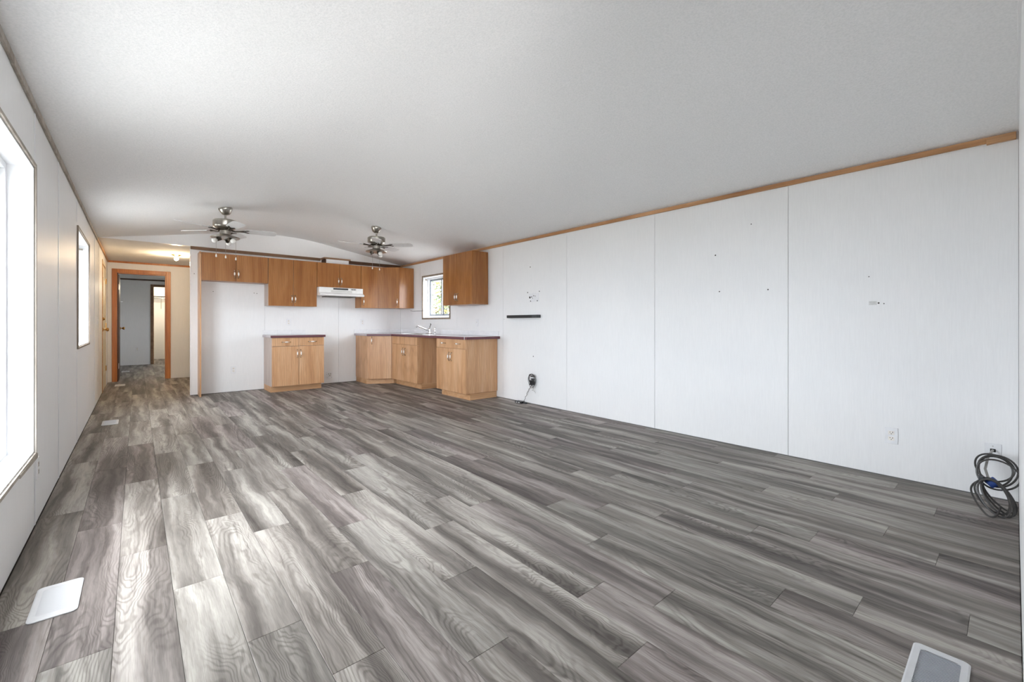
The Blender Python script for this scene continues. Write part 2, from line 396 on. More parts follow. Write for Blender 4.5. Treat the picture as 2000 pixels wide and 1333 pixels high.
# near end wall (edge-on at the right of the frame) and the entry bay behind the camera
HE = []
we = slab_holes('wall_front', 'x', -.12, -.024, 1.02, W1+.1, -.05, H, HE, 'gap', 'near end wall seen edge-on at the right margin')
panels(we, 'x', -.018, 1, [1.02, 2.24, 3.46, W1], .007, H, HE)
struct(build(MB().prism_axis([(1.02, H-.001), (W1, H-.001), (W1, H+.005), (2.6, vault_x(2.6)+.005), (XM, vault_x(XM)+.005), (1.02, vault_x(1.02)+.005)], -.11, -.01, 'y'), 'wall_front_gable', 'wall'), 'gable over the near end wall', 'wall')
slab_holes('wall_entry_side', 'y', 1.02, 1.12, -1.7, -.11, -.05, 2.62, [], 'wall', 'side wall of the bay behind the camera')
slab_holes('wall_entry_back', 'x', -1.7, -1.6, W0, 1.12, -.05, 2.62, [], 'wall', 'back wall of the bay behind the camera')

# ------------------------------------------------------------------ ceilings
cl = MB(); vp = vault_pts(W0-.1, W1+.1); n = len(vp)
for (xa, za), (xb, zb) in zip(vp[:-1], vp[1:]):
    cl.add([(xa, -1.75, za), (xb, -1.75, zb), (xb, YK+.05, zb), (xa, YK+.05, za)], [(0, 1, 2, 3)], 0, True)
    cl.add([(xa, -1.75, za+.08), (xb, -1.75, zb+.08), (xb, YK+.05, zb+.08), (xa, YK+.05, za+.08)], [(3, 2, 1, 0)])
for y in (-1.75, YK+.05):
    for (xa, za), (xb, zb) in zip(vp[:-1], vp[1:]): cl.add([(xa, y, za), (xb, y, zb), (xb, y, zb+.08), (xa, y, za+.08)], [(0, 1, 2, 3)])
ceiling = struct(weld(build(cl, 'ceiling', 'ceil')), 'shallow vaulted white stippled ceiling', 'ceiling')
struct(box('ceiling_hall', (W0-.1, 2.6, YK+.1, YC+.1, H, H+.08), 'ceil'), 'flat ceiling of the hall and bedroom', 'ceiling')

# ------------------------------------------------------------------ trims
def trim(name, b, mat, label): return struct(box(name, b, mat, None, .002), label, 'trim')
trim('trim_1', (W1-.02, W1-.0005, .10, YK-.02, H-.042, H-.006), 'trimwood', 'narrow oak ceiling trim along the right wall')
trim('trim_2', (W1-.028, W1-.0005, -.008, .115, H-.052, H-.008), 'trimwood', 'short stepped oak trim end piece in the near right corner')
for i, (a, b_) in enumerate(((-1.6, 2.86), (2.865, 4.7), (4.705, 6.5), (6.505, YK))):
    trim('trim_3' if i == 0 else 'trim_3.%03d' % i, (W0+.0005, W0+.014, a, b_, H-.04-.003*(i % 2), H-.006), 'taupe', ['worn grey ceiling trim on left wall nearest the camera', 'second length of grey ceiling trim on left wall, above the large window edge', 'third length of grey ceiling trim on left wall, before the small window', 'last length of grey ceiling trim on left wall, beside the small window'][i])
trim('trim_4', (W0+.0005, W0+.016, YK, YH-.02, H-.04, H-.002), 'trimwood', 'oak ceiling trim on the left wall of the hall')
trim('trim_5', (W0, 2.5, YH-.016, YH-.0005, H-.036, H-.002), 'orange', 'orange oak ceiling trim across the hall end wall')
trim('trim_6', (.613, 2.50, YK-.03, YK-.0005, H-.05, H-.004), 'trimwoodx', 'brown trim above the upper cabinets, left of the duct box')
trim('trim_7', (2.97, W1-.02, YK-.03, YK-.0005, H-.062, H-.004), 'darkwood', 'dark brown trim above the cabinets, right of the duct box')
trim('trim_8', (W0, 2.5, YB-.016, YB-.0005, H-.036, H-.002), 'brown', 'dark ceiling trim on the bedroom wall')
for y, za, zb in ((3.463, .01, .38), (3.463, 1.96, H-.045), (4.40, .01, H-.045), (5.62, .01, .84), (5.62, 2.03, H-.045), (7.78, .01, H-.045), (8.6, .01, H-.045)):
    box('joint_strip', (W0+.0004, W0+.0034, y-.012, y+.012, za, zb), 'white', wl, .001)
for y in (1.223, 2.447, 3.67, 4.92): box('joint_strip', (W1-.0022, W1-.0004, y+.004, y+.022, .01, H-.044), 'wall', wr, .0008)

# duct box over the hood cabinet
db = empty('duct_box', (2.74, YK, 2.17))
box('box_body', (2.54, 2.94, 7.99, YK-.001, 2.165, H-.035), 'white', db)
box('side_board', (2.525, 2.539, 7.985, YK-.001, 2.165, H-.03), 'darkwood', db)
box('top_trim', (2.50, 2.97, 7.975, YK-.0305, H-.034, H-.006), 'trimwoodx', db, .002)
tag(db, 'small white duct box with brown trim above the hood cabinet', 'duct box')

# ------------------------------------------------------------------ windows
def casing(parent, axis, plane, s, u0, u1, z0, z1, w, t, mat):
    """four casing boards round an opening; s = direction into the room"""
    p0, p1 = sorted((plane+s*.0004, plane+s*t))
    for nm, (a, b, c, d) in (('casing_board', (u0-w, u1+w, z1, z1+w)), ('casing_board', (u0-w, u1+w, z0-w, z0)), ('casing_board', (u0-w, u0, z0, z1)), ('casing_board', (u1, u1+w, z0, z1))):
        if axis == 'y': box(nm, (p0, p1, a, b, c, d), mat, parent, .0015)
        else: box(nm, (a, b, p0, p1, c, d), mat, parent, .0015)
def frame(mb, axis, p0, p1, u0, u1, z0, z1, w):
    for a, b, c, d in ((u0, u1, z1-w, z1), (u0, u1, z0, z0+w), (u0, u0+w, z0+w, z1-w), (u1-w, u1, z0+w, z1-w)):
        if axis == 'y': mb.box(p0, p1, a, b, c, d)
        else: mb.box(a, b, p0, p1, c, d)
def window(name, label, axis, plane, s, u0, u1, z0, z1, mull, cw, ct, cmat, depth=.095, outer=True):
    """s: +1 if the room lies on the + side of the plane"""
    e = empty(name, (plane, (u0+u1)/2, z0) if axis == 'y' else ((u0+u1)/2, plane, z0)); struct(e, label, 'window')
    casing(e, axis, plane, s, u0, u1, z0, z1, cw, ct, cmat)
    mb = MB(); q0, q1 = sorted((plane, plane-s*(depth+.07))); t = .008     # reveal boards, lining the opening
    for a, b, c, d in ((u0, u1, z1-t, z1), (u0, u1, z0, z0+t), (u0, u0+t, z0+t, z1-t), (u1-t, u1, z0+t, z1-t)):
        if axis == 'y': mb.box(q0, q1, a, b, c, d)
        else: mb.box(a, b, q0, q1, c, d)
    build(mb, 'reveal', 'white', e)
    g0, g1 = sorted((plane-s*depth, plane-s*(depth+.06)))
    mb = MB(); frame(mb, axis, g0, g1, u0+t, u1-t, z0+t, z1-t, .032); fr = build(mb, 'window_frame', 'white', e, .002)
    edges = [u0+t+.03]+mull+[u1-t-.03]
    for i, (a, b) in enumerate(zip(edges[:-1], edges[1:])):
        mid = plane-s*(depth+.018+.022*(i % 2)); mb = MB()
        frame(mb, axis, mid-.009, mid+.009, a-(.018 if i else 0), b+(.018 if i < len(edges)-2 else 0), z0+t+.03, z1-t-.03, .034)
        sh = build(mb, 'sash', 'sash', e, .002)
        if axis == 'y': box('pane', (mid-.002, mid+.002, a+.01, b-.01, z0+.06, z1-.06), 'glass', sh)
        else: box('pane', (a+.01, b-.01, mid-.002, mid+.002, z0+.06, z1-.06), 'glass', sh)
    return e
w1 = window('window_1', 'large window on the left wall nearest the camera', 'y', W0, 1, 1.70, 3.44, .405, 1.94, [2.57], .018, .01, 'taupe')
w2 = window('window_2', 'tall window on the left wall toward the hall', 'y', W0, 1, 5.645, 6.895, .88, 1.985, [6.27], .018, .012, 'taupe_brown')
box('latch', (W0-.09, W0-.045, 6.868, 6.886, 1.925, 1.94), 'taupe', w2)
w3 = window('window_3', 'small sliding kitchen window over the sink', 'y', W1, -1, 6.37, 7.29, 1.20, 1.965, [6.80], .026, .012, 'taupe_brown')
box('latch', (W1+.04, W1+.075, 7.262, 7.281, 1.915, 1.93), 'taupe_brown', w3)
box('sash_track', (W1+.098, W1+.104, 6.72, 6.745, 1.25, 1.90), 'blackgrey', w3)
w6 = window('window_6', 'bedroom window out of sight of the doorway', 'y', 2.5, -1, 12.8, 13.6, .9, 1.8, [13.2], .02, .012, 'taupe')
# sagging scrap of trim under the big window
sill = MB().prism_axis([(3.0, .382), (3.458, .372), (3.458, .398), (3.2, .396), (3.0, .40)], W0+.0005, W0+.013, 'x')
build(sill, 'splintered_sill_strip', 'taupe', w1, .001)

# ------------------------------------------------------------------ doors
d1 = empty('door_1', (W0, 9.9, 0)); struct(d1, 'cream front door with brass knob on the left wall of the hall', 'door')
box('door_leaf', (W0-.035, W0+.003, 9.48, 10.29, .012, 2.03), 'cream', d1, .003)
for z in ((.25, .85), (1.0, 1.85)):
    mb = MB(); frame(mb, 'y', W0+.003, W0+.010, 9.60, 10.17, z[0], z[1], .025); build(mb, 'raised_moulding', 'cream', d1, .004)
mb = MB(); frame(mb, 'y', W0-.1, W0+.0, 9.451, 10.319, -.02, 2.059, .025); build(mb, 'jamb', 'trimwood', d1)
for b in ((9.395, 9.45, 0, 2.115), (10.32, 10.375, 0, 2.115), (9.45, 10.32, 2.06, 2.115)):
    box('casing_board', (W0+.0005, W0+.007, *b), 'cream' if b[0] > 9.4 else 'kick', d1, .003)
def knob(parent, p, n, mat='brass', lever=True):
    m = Matrix.Rotation(PI/2, 3, 'Y') if n > 0 else Matrix.Rotation(-PI/2, 3, 'Y')
    return build(MB().lathe([(.03, 0), (.03, .006), (.012, .01), (.011, .03), (.022, .038), (.029, .052), (.026, .066), (.012, .074)], p, 20, 0, m), 'knob', mat, parent)
knob(d1, (W0+.003, 9.545, 1.0), 1)
build(MB().lathe([(.027, 0), (.027, .01), (.018, .014), (.016, .024)], (W0+.003, 9.545, 1.17), 20, 0, Matrix.Rotation(PI/2, 3, 'Y')), 'deadbolt', 'brass', d1)
for z in (.28, 1.02, 1.78): box('hinge', (W0+.003, W0+.018, 10.275, 10.30, z, z+.09), 'brass', d1, .002)

d2 = empty('door_2', (.075, YH, 0)); struct(d2, 'bedroom doorway with orange oak casing and the dark door swung inward', 'door')
for b in ((-.36, -.285, 0, 2.13), (.435, .508, 0, 2.13), (-.285, .435, 2.06, 2.13)):
    build(MB().box(b[0], b[1], YH-.018, YH-.0005, b[2], b[3]), 'casing_board', 'orange', d2, .004)
box('hinge_jamb', (-.285, -.270, YH-.001, YH+.11, 0, 2.06), 'brown', d2, .001)  # jamb coloured dark brown to stand for its shade
mb = MB(); mb.box(.420, .435, YH-.001, YH+.11, 0, 2.06); mb.box(-.270, .420, YH-.001, YH+.11, 2.045, 2.06)
build(mb, 'jamb', 'orange', d2, .001)
lf = box('door_leaf', (-.300, -.262, YH+.13, YH+.83, .012, 2.03), 'brown', d2, .002)
for z in (.24, 1.74): box('hinge_plate', (-.2695, -.262, YH+.01, YH+.10, z, z+.1), 'white', d2, .001)
knob(lf, (-.262, YH+.77, 1.0), 1); box('knob_plate', (-.2615, -.257, YH+.735, YH+.805, 1.03, 1.14), 'white', lf, .001)
box('robe_hook', (-.2615, -.22, YH+.76, YH+.775, 1.53, 1.545), 'chrome', lf, .003)
d3 = empty('door_3', (.65, YB, 0)); struct(d3, 'closet doorway with brown casing across the bedroom', 'door')
for b in ((.27, .325, 0, 2.15), (1.0, 1.055, 0, 2.15), (.325, 1.0, 2.09, 2.15)):
    box('casing_board', (b[0], b[1], YB-.016, YB-.0005, b[2], b[3]), 'trimwoodx', d3, .003)
box('jamb', (.3255, .34, YB, YB+.1, 0, 2.09), 'trimwood', d3)

# ------------------------------------------------------------------ cabinets
def handle_mesh(L=.118):
    """arched pull: two brass-tipped nickel arms and a white porcelain grip, standing off -Y"""
    mb = MB()
    for sgn in (-1, 1):
        mb.lathe([(.009, 0), (.009, .004), (.004, .007)], (0, 0, sgn*L/2), 10, 0, Matrix.Rotation(PI/2, 3, 'X'))
        mb.lathe([(.002, -.008), (.0062, -.004), (.0062, .003), (.003, .007)], (0, -.006, sgn*(L/2+.004)), 10, 2)
        pts = [(0, -.004-.022*math.sin(t*PI/2), sgn*(L/2-t*(L/2-.02))) for t in (0, .25, .5, .75, 1)]
        mb.tube(pts, [.0055, .0045, .0042, .0048, .0062], 8, 0)
    mb.lathe([(.006, -.025), (.0098, -.014), (.011, 0), (.0098, .014), (.006, .025)], (0, -.026, 0), 12, 1)
    return mb.mesh('handle', ['nickel', 'porcelain', 'brass'])
HM = handle_mesh()
def handle(parent, p, facing, horiz=False):
    """facing: angle about z turning -Y to the outward normal"""
    o = link('handle', HM, parent, Vector(p)-wpos(parent)); o.rotation_euler = (0, PI/2, facing) if horiz else (0, 0, facing)
    if horiz: o.rotation_euler = (Matrix.Rotation(facing, 3, 'Z') @ Matrix.Rotation(PI/2, 3, 'Y')).to_euler()
    return o
def quad_panel(p, q, z0, z1, t, n, mb=None):
    """slab whose back face runs p->q in plan; n is the outward normal"""
    mb = mb or MB(); p, q, n = Vector(p), Vector(q), Vector(n)
    a, b, c, d = p, q, q+n*t, p+n*t
    pts = [tuple(x[:2]) for x in (a, b, c, d)]
    ar = sum(pts[i][0]*pts[(i+1) % 4][1]-pts[(i+1) % 4][0]*pts[i][1] for i in range(4))
    if ar < 0: pts = pts[::-1]
    return mb.prism(pts, z0, z1)
def front(parent, name, p, q, z0, z1, mat, handles=(), t=.018, gap=.0028):
    """door or drawer front between plan points p and q (p left, q right as seen from the room)"""
    p, q = Vector(p), Vector(q); u = (q-p).normalized(); n = Vector((u.y, -u.x))
    o = build(quad_panel(p+u*gap, q-u*gap, z0, z1, t, n), name, mat, parent, .0015)
    face = math.atan2(n.y, n.x)+PI/2
    for (f, z, hz) in handles:
        pt = p+(q-p)*f+n*t; handle(o, (pt.x, pt.y, z), face, hz)
    return o
def cabinet(name, label, group, poly, z0, z1, mat, loc, body=None, hollow=False):
    e = empty(name, loc); tag(e, label, 'cabinet', group)
    if hollow:
        (xa, ya), (xb, yb) = poly[0], poly[2]; t = .016
        mb = MB().box(xa, xb, ya, ya+t, z0, z1).box(xa, xb, yb-t, yb, z0, z1).box(xb-t, xb, ya+t, yb-t, z0, z1).box(xa, xb-t, ya+t, yb-t, z0, z0+t).box(xa, xa+.004, ya+t, yb-t, z0+t, z1)
        build(mb, 'body', mat, e)
    else: build(MB().prism(poly, z0, z1), 'body', body or mat, e, .0015)
    return e
GU, GB = 'upper kitchen cabinets', 'base kitchen cabinets'
YF, XF = 7.918, 3.788                       # carcass fronts of the upper cabinets
ZT = 2.165
c = cabinet('wall_cabinet', 'short two-door oak cabinet over the refrigerator alcove, leftmost of the uppers', GU, [(.722, YF), (1.604, YF), (1.604, YK-.008), (.722, YK-.008)], 1.75, ZT, 'oak', (1.16, YK, 1.75))
front(c, 'door', (.722, YF-.001), (1.165, YF-.001), 1.748, ZT-.002, 'oak', [(.94, 1.865, False)])
front(c, 'door', (1.165, YF-.001), (1.604, YF-.001), 1.748, ZT-.002, 'oak', [(.06, 1.865, False)])
build(MB().prism_axis([(YF-.01, .004), (YK-.008, .004), (YK-.008, ZT+.01), (YF+.02, ZT+.01), (YF-.01, ZT-.03)], .702, .7215, 'x'), 'side_panel', 'oak_lit', c, .001)
c = cabinet('wall_cabinet', 'tall two-door oak upper cabinet between the alcove cabinet and the hood', GU, [(1.607, YF), (2.357, YF), (2.357, YK-.008), (1.607, YK-.008)], 1.39, ZT, 'oak', (1.98, YK, 1.39), 'side_sheen')
front(c, 'door', (1.607, YF-.001), (1.982, YF-.001), 1.388, ZT-.002, 'oak', [(.93, 1.51, False)])
front(c, 'door', (1.982, YF-.001), (2.357, YF-.001), 1.388, ZT-.002, 'oak', [(.07, 1.51, False)])
c = cabinet('wall_cabinet', 'short two-door oak cabinet directly above the range hood', GU, [(2.36, YF), (3.132, YF), (3.132, YK-.008), (2.36, YK-.008)], 1.735, ZT, 'oak', (2.75, YK, 1.735))
front(c, 'door', (2.36, YF-.001), (2.746, YF-.001), 1.733, ZT-.002, 'oak', [(.93, 1.85, False)])
front(c, 'door', (2.746, YF-.001), (3.132, YF-.001), 1.733, ZT-.002, 'oak', [(.07, 1.85, False)])
c = cabinet('wall_cabinet', 'narrow single-door oak upper cabinet right of the range hood', GU, [(3.135, YF), (3.455, YF), (3.455, YK-.008), (3.135, YK-.008)], 1.39, ZT, 'oak', (3.3, YK, 1.39))
front(c, 'door', (3.135, YF-.001), (3.455, YF-.001), 1.388, ZT-.002, 'oak', [(.13, 1.505, False)])
c = cabinet('corner_wall_cabinet', 'diagonal oak corner upper cabinet with a scratched door', GU, [(3.458, 7.918), (3.77, 7.64), (4.072, 7.64), (4.072, YK-.008), (3.458, YK-.008)], 1.39, ZT, 'oak', (3.8, 7.9, 1.39))
o = front(c, 'door', (3.462, 7.914), (3.768, 7.641), 1.388, ZT-.002, 'oak', [(.93, 1.505, False)])
c = cabinet('side_wall_cabinet', 'two-door oak upper cabinet on the right wall beside the small window', GU, [(XF, 5.275), (4.072, 5.275), (4.072, 6.085), (XF, 6.085)], 1.39, 2.19, 'oak', (3.93, 5.68, 1.39))
front(c, 'door', (XF-.001, 6.085), (XF-.001, 5.68), 1.388, 2.188, 'oak', [(.93, 1.51, False)])
front(c, 'door', (XF-.001, 5.68), (XF-.001, 5.275), 1.388, 2.188, 'oak', [(.07, 1.51, False)])

BF = 7.64; ZB = .872
c = cabinet('base_cabinet', 'freestanding two-drawer two-door oak base cabinet below the hood wall, left one', GB, [(1.60, BF), (2.39, BF), (2.39, YK-.014), (1.60, YK-.014)], .095, ZB, 'oak_lit', (2.0, 7.9, 0), 'side_sheen')
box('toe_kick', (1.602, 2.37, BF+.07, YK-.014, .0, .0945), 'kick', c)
front(c, 'drawer', (1.60, BF-.001), (1.995, BF-.001), .735, ZB-.004, 'oak_lit', [(.52, .80, True)])
front(c, 'drawer', (1.995, BF-.001), (2.39, BF-.001), .735, ZB-.004, 'oak_lit', [(.52, .80, True)])
front(c, 'door', (1.60, BF-.001), (1.995, BF-.001), .098, .73, 'oak_lit', [(.93, .61, False)])
front(c, 'door', (1.995, BF-.001), (2.39, BF-.001), .098, .73, 'oak_lit', [(.07, .61, False)])
XB = 3.52
c = cabinet('corner_base_cabinet', 'diagonal oak corner base cabinet with one full-height door', GB, [(3.145, 7.625), (XB-.005, 7.39), (4.072, 7.39), (4.072, YK-.014), (3.145, YK-.014)], .095, ZB, 'oak_lit', (3.6, 7.8, 0))
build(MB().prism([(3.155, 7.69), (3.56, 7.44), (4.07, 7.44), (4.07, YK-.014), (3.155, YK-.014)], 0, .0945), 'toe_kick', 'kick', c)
front(c, 'door', (3.153, 7.618), (3.502, 7.403), .098, ZB-.004, 'oak_lit', [(.16, .79, False)])
c = cabinet('sink_base_cabinet', 'two-door oak sink cabinet with a plain top panel, under the faucet', GB, [(XB, 6.44), (4.072, 6.44), (4.072, 7.385), (XB, 7.385)], .095, ZB, 'oak_lit', (3.8, 6.9, 0), hollow=True)
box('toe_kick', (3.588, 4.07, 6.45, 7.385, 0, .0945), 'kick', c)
front(c, 'false_drawer_front', (XB-.001, 7.385), (XB-.001, 6.44), .735, ZB-.004, 'oak_lit')
front(c, 'door', (XB-.001, 7.385), (XB-.001, 6.912), .098, .73, 'oak_lit', [(.92, .61, False)])
front(c, 'door', (XB-.001, 6.912), (XB-.001, 6.44), .098, .73, 'oak_lit', [(.08, .61, False)])
c = cabinet('end_base_cabinet', 'oak base cabinet at the near end of the long counter, one wide drawer', GB, [(XB, 5.05), (4.072, 5.05), (4.072, 5.84), (XB, 5.84)], .095, ZB, 'oak_lit', (3.8, 5.45, 0))
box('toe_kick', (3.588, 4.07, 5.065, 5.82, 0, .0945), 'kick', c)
front(c, 'drawer', (XB-.001, 5.84), (XB-.001, 5.05), .735, ZB-.004, 'oak_lit', [(.25, .805, True), (.75, .805, True)])
front(c, 'door', (XB-.001, 5.84), (XB-.001, 5.445), .098, .73, 'oak_lit', [(.92, .61, False)])
front(c, 'door', (XB-.001, 5.445), (XB-.001, 5.05), .098, .73, 'oak_lit', [(.08, .61, False)])

# countertops
def counter(name, label, poly, loc, hole=None):
    e = empty(name, loc); tag(e, label, 'countertop')
    if hole:
        mb = MB()
        for p_ in hole: mb.prism(p_, ZB+.001, ZB+.036)
        build(mb, 'top', 'counter', e)
    else: build(MB().prism(poly, ZB+.001, ZB+.036), 'top', 'counter', e)
    return e
ct = counter('countertop', 'short maroon-edged countertop on the freestanding base cabinet', [(1.58, 7.605), (2.405, 7.605), (2.405, YK-.012), (1.58, YK-.012)], (2.0, 7.9, ZB))
box('edge_band', (1.578, 2.407, 7.602, 7.6045, ZB, ZB+.036), 'maroon', ct)
box('edge_band', (2.4055, 2.408, 7.6045, YK-.012, ZB, ZB+.036), 'maroon', ct)
XE = 3.475
ct = counter('countertop', 'long L-shaped maroon-edged countertop around the sink corner', None, (3.8, 6.9, ZB), hole=[
    [(XE, 4.985), (4.068, 4.985), (4.068, 6.52), (XE, 6.52)], [(XE, 6.52), (3.56, 6.52), (3.56, 7.26), (XE, 7.26)], [(3.94, 6.52), (4.068, 6.52), (4.068, 7.26), (3.94, 7.26)],
    [(XE, 7.26), (4.068, 7.26), (4.068, YK-.012), (3.115, YK-.012), (3.115, 7.59), (XE, 7.37)]])
box('edge_band', (XE-.0025, XE-.0005, 4.983, 7.37, ZB, ZB+.036), 'maroon', ct)
box('edge_band', (XE-.0025, 4.068, 4.9825, 4.9845, ZB, ZB+.036), 'maroon', ct)
build(quad_panel((3.115, 7.589), (XE-.001, 7.369), ZB, ZB+.036, .002, Vector((-.53, -.85)).normalized()), 'edge_band', 'maroon', ct)
box('seam_strip', (XE-.006, XE-.003, 5.035, 5.045, ZB-.002, ZB+.038), 'white', ct)

# tiled backsplash strips
def splash(name, label, axis, plane, s, u0, u1, n):
    e = empty(name, ((u0+u1)/2, plane, ZB+.036) if axis == 'x' else (plane, (u0+u1)/2, ZB+.036)); tag(e, label, 'backsplash')
    p0, p1 = sorted((plane+s*.0005, plane+s*.009)); w = (u1-u0)/n
    for i in range(n):
        a, b = u0+i*w+.0008, u0+(i+1)*w-.0008
        for za, zb in ((ZB+.038, ZB+.112),):
            if axis == 'x': box('tile', (a, b, p0, p1, za, zb), 'splash', e, .001)
            else: box('tile', (p0, p1, a, b, za, zb), 'splash', e, .001)
    return e
splash('backsplash', 'short strip of white tiles behind the freestanding base cabinet', 'x', YK, -1, 1.585, 2.25, 3)
splash('backsplash', 'strip of white tiles on the kitchen wall left of the corner', 'x', YK, -1, 3.12, 4.07, 4)
splash('backsplash', 'long strip of white tiles along the right wall behind the sink', 'y', W1, -1, 5.02, 8.19, 12)

# sink and faucet
sk = empty('kitchen_sink', (3.75, 6.89, ZB)); tag(sk, 'steel sink set into the long counter under the window', 'sink')
mb = MB(); frame(mb, 'y', 0, 0, 0, 0, 0, 0, 0); mb = MB()
for b in ((3.545, 3.575, 6.505, 7.275), (3.925, 4.0, 6.505, 7.275), (3.575, 3.925, 6.505, 6.535), (3.575, 3.925, 7.245, 7.275)): mb.box(*b, ZB+.0365, ZB+.041)
build(mb, 'rim', 'chrome', sk, .001)
for y0, y1 in ((6.54, 6.88), (6.90, 7.24)):
    mb = MB(); mb.box(3.578, 3.582, y0, y1, ZB-.13, ZB+.0365); mb.box(3.918, 3.922, y0, y1, ZB-.13, ZB+.0365)
    mb.box(3.582, 3.918, y0, y0+.004, ZB-.13, ZB+.0365); mb.box(3.582, 3.918, y1-.004, y1, ZB-.13, ZB+.0365); mb.box(3.578, 3.922, y0, y1, ZB-.134, ZB-.13)
    build(mb, 'basin', 'nickel', sk)
zs = ZB+.042
fa = empty('faucet', (3.965, 6.84, zs)); tag(fa, 'chrome single-lever faucet with a long low spout', 'faucet')
build(MB().prism([(3.94, 6.73), (3.99, 6.73), (3.99, 6.95), (3.94, 6.95)], zs, zs+.008), 'deck_plate', 'chrome', fa, .003)
build(MB().lathe([(.026, 0), (.024, .05), (.027, .07), (.022, .085), (.012, .095)], (3.965, 6.84, zs+.008), 20), 'body', 'chrome', fa)
build(MB().tube([(3.955, 6.84, zs+.055), (3.90, 6.845, zs+.075), (3.80, 6.86, zs+.115), (3.745, 6.87, zs+.135), (3.725, 6.872, zs+.135), (3.715, 6.874, zs+.115)], [.013, .012, .011, .011, .012, .012], 10), 'spout', 'chrome', fa)
build(MB().tube([(3.965, 6.84, zs+.095), (3.968, 6.84, zs+.13), (3.985, 6.838, zs+.165), (3.975, 6.836, zs+.18)], [.008, .006, .008, .01], 8), 'lever', 'darkmetal', fa)
build(MB().lathe([(.017, 0), (.016, .02), (.011, .03), (.013, .08), (.016, .10), (.01, .115)], (3.965, 6.66, zs), 14), 'sprayer', 'chrome', fa)

# range hood
rh = empty('range_hood', (2.745, 7.95, 1.58)); tag(rh, 'white under-cabinet range hood with black vent grille', 'range hood')
x0, x1 = 2.362, 3.130
build(MB().prism_axis([(YK-.01, 1.60), (7.76, 1.578), (7.735, 1.588), (7.735, 1.612), (7.80, 1.64), (7.80, 1.73), (YK-.01, 1.73)][::-1], x0, x1, 'x'), 'shell', 'hood', rh, .003)
box('grey_face', (2.56, 2.93, 7.798, 7.7998, 1.645, 1.68), 'hoodgrey', rh)
g = box('vent_grille', (2.60, 2.86, 7.797, 7.7995, 1.692, 1.720), 'black', rh)
for k in range(6): box('slat', (2.603, 2.857, 7.795, 7.797, 1.694+k*.0043, 1.696+k*.0043), 'blackgrey', g)
g = box('control_panel', (2.91, 3.0, 7.797, 7.7995, 1.695, 1.717), 'black', rh)
for xx in (2.925, 2.955, 2.985): box('rocker', (xx-.008, xx+.008, 7.794, 7.797, 1.699, 1.713), 'hoodgrey', g)
box('grease_filter', (2.50, 3.0, 7.80, 8.1, 1.568, 1.582), 'filter', rh)

# ------------------------------------------------------------------ ceiling fans
def make_fan(loc, ang, chains, tilt_side, label):
    x, y, z = loc; e = empty('ceiling_fan', loc); tag(e, label, 'ceiling fan', 'brushed nickel ceiling fans')
    sl = math.atan((ZR-H)/(XM-W0))*tilt_side
    m = Matrix.Rotation(-sl, 3, 'Y')
    build(MB().lathe([(.072, 0), (.075, -.012), (.068, -.03), (.045, -.07), (.03, -.082), (.012, -.084)], (x, y, z-.002), 28, 0, m), 'canopy', 'nickel', e)
    build(MB().lathe([(.0115, -.075), (.0115, -.135), (.02, -.14), (.022, -.15)], (x, y, z), 16), 'downrod', 'nickel', e)
    build(MB().lathe([(.03, -.142), (.115, -.15), (.126, -.162), (.126, -.222), (.118, -.235), (.075, -.258), (.05, -.262)], (x, y, z), 40), 'motor_housing', 'nickel', e)
    hb = build(MB().lathe([(.07, -.258), (.072, -.268), (.05, -.274)], (x, y, z), 28), 'flywheel', 'darkmetal', e)
    build(MB().lathe([(.05, -.27), (.056, -.276), (.056, -.318), (.045, -.33), (.03, -.334)], (x, y, z), 28), 'switch_housing', 'nickel', e)
    build(MB().lathe([(.02, -.33), (.10, -.336), (.145, -.35), (.152, -.358), (.145, -.366), (.06, -.372)], (x, y, z), 40), 'light_plate', 'nickel', e)
    # blades
    bl = MB(); n = 9; out = []
    L0, L1 = .20, .535
    prof = [(L0, .048), (L0+.02, .055), (.35, .063), (.49, .066), (.52, .058), (.533, .04), (.537, .015)]
    top = [(r, w) for r, w in prof]+[(r, -w) for r, w in reversed(prof)]
    bl.prism(top[::-1] if False else top[::-1], -.003, .003)
    bm_ = bl.mesh('blade', 'blade')
    ir = MB()
    ir.tube([(.06, 0, -.004), (.10, 0, -.014), (.15, 0, -.008), (.19, 0, -.004)], [.011, .008, .009, .012], 8)
    ir.prism([(.17, -.016), (.235, -.04), (.25, -.03), (.20, 0), (.25, .03), (.235, .04), (.17, .016)], -.0075, -.0035)
    im = ir.mesh('blade_iron', 'darkmetal')
    for k in range(5):
        a = ang+2*PI*k/5
        o = link('blade_iron', im, e, (0, 0, -.262), (math.radians(-13), 0, a))
        link('blade', bm_, o)
    # lamp holders and bare globes
    for k in range(3):
        a = ang+.5+2*PI*k/3; dx, dy = math.cos(a), math.sin(a)
        p0 = Vector((x+dx*.045, y+dy*.045, z-.372)); p1 = Vector((x+dx*.085, y+dy*.085, z-.392))
        so = build(MB().tube([p0, p1], .02, 14), 'lamp_holder', 'darkmetal', e)
        c_ = Vector((x+dx*.108, y+dy*.108, z-.402)); mt = Vector((dx, dy, -.5)).to_track_quat('Z', 'Y').to_matrix()
        if k < 2 or tilt_side > 0: build(MB().lathe([(.008, -.03), (.016, -.024), (.027, -.008), (.03, .006), (.024, .022), (.012, .03)], c_, 16, 0, mt), 'globe_bulb', 'bulbglass', so)
    for (dx, dy, zb) in chains:
        ch = build(MB().tube([(x+dx, y+dy, z-.364), (x+dx, y+dy, zb+.02)], .0016, 6), 'pull_chain', 'nickel', e)
        build(MB().lathe([(.002, .03), (.006, .018), (.009, .004), (.008, -.004), (.002, -.008)], (x+dx, y+dy, zb), 10), 'fob', 'porcelain', ch)
    return e
f1 = (.80, 6.19); f2 = (2.67, 6.15)
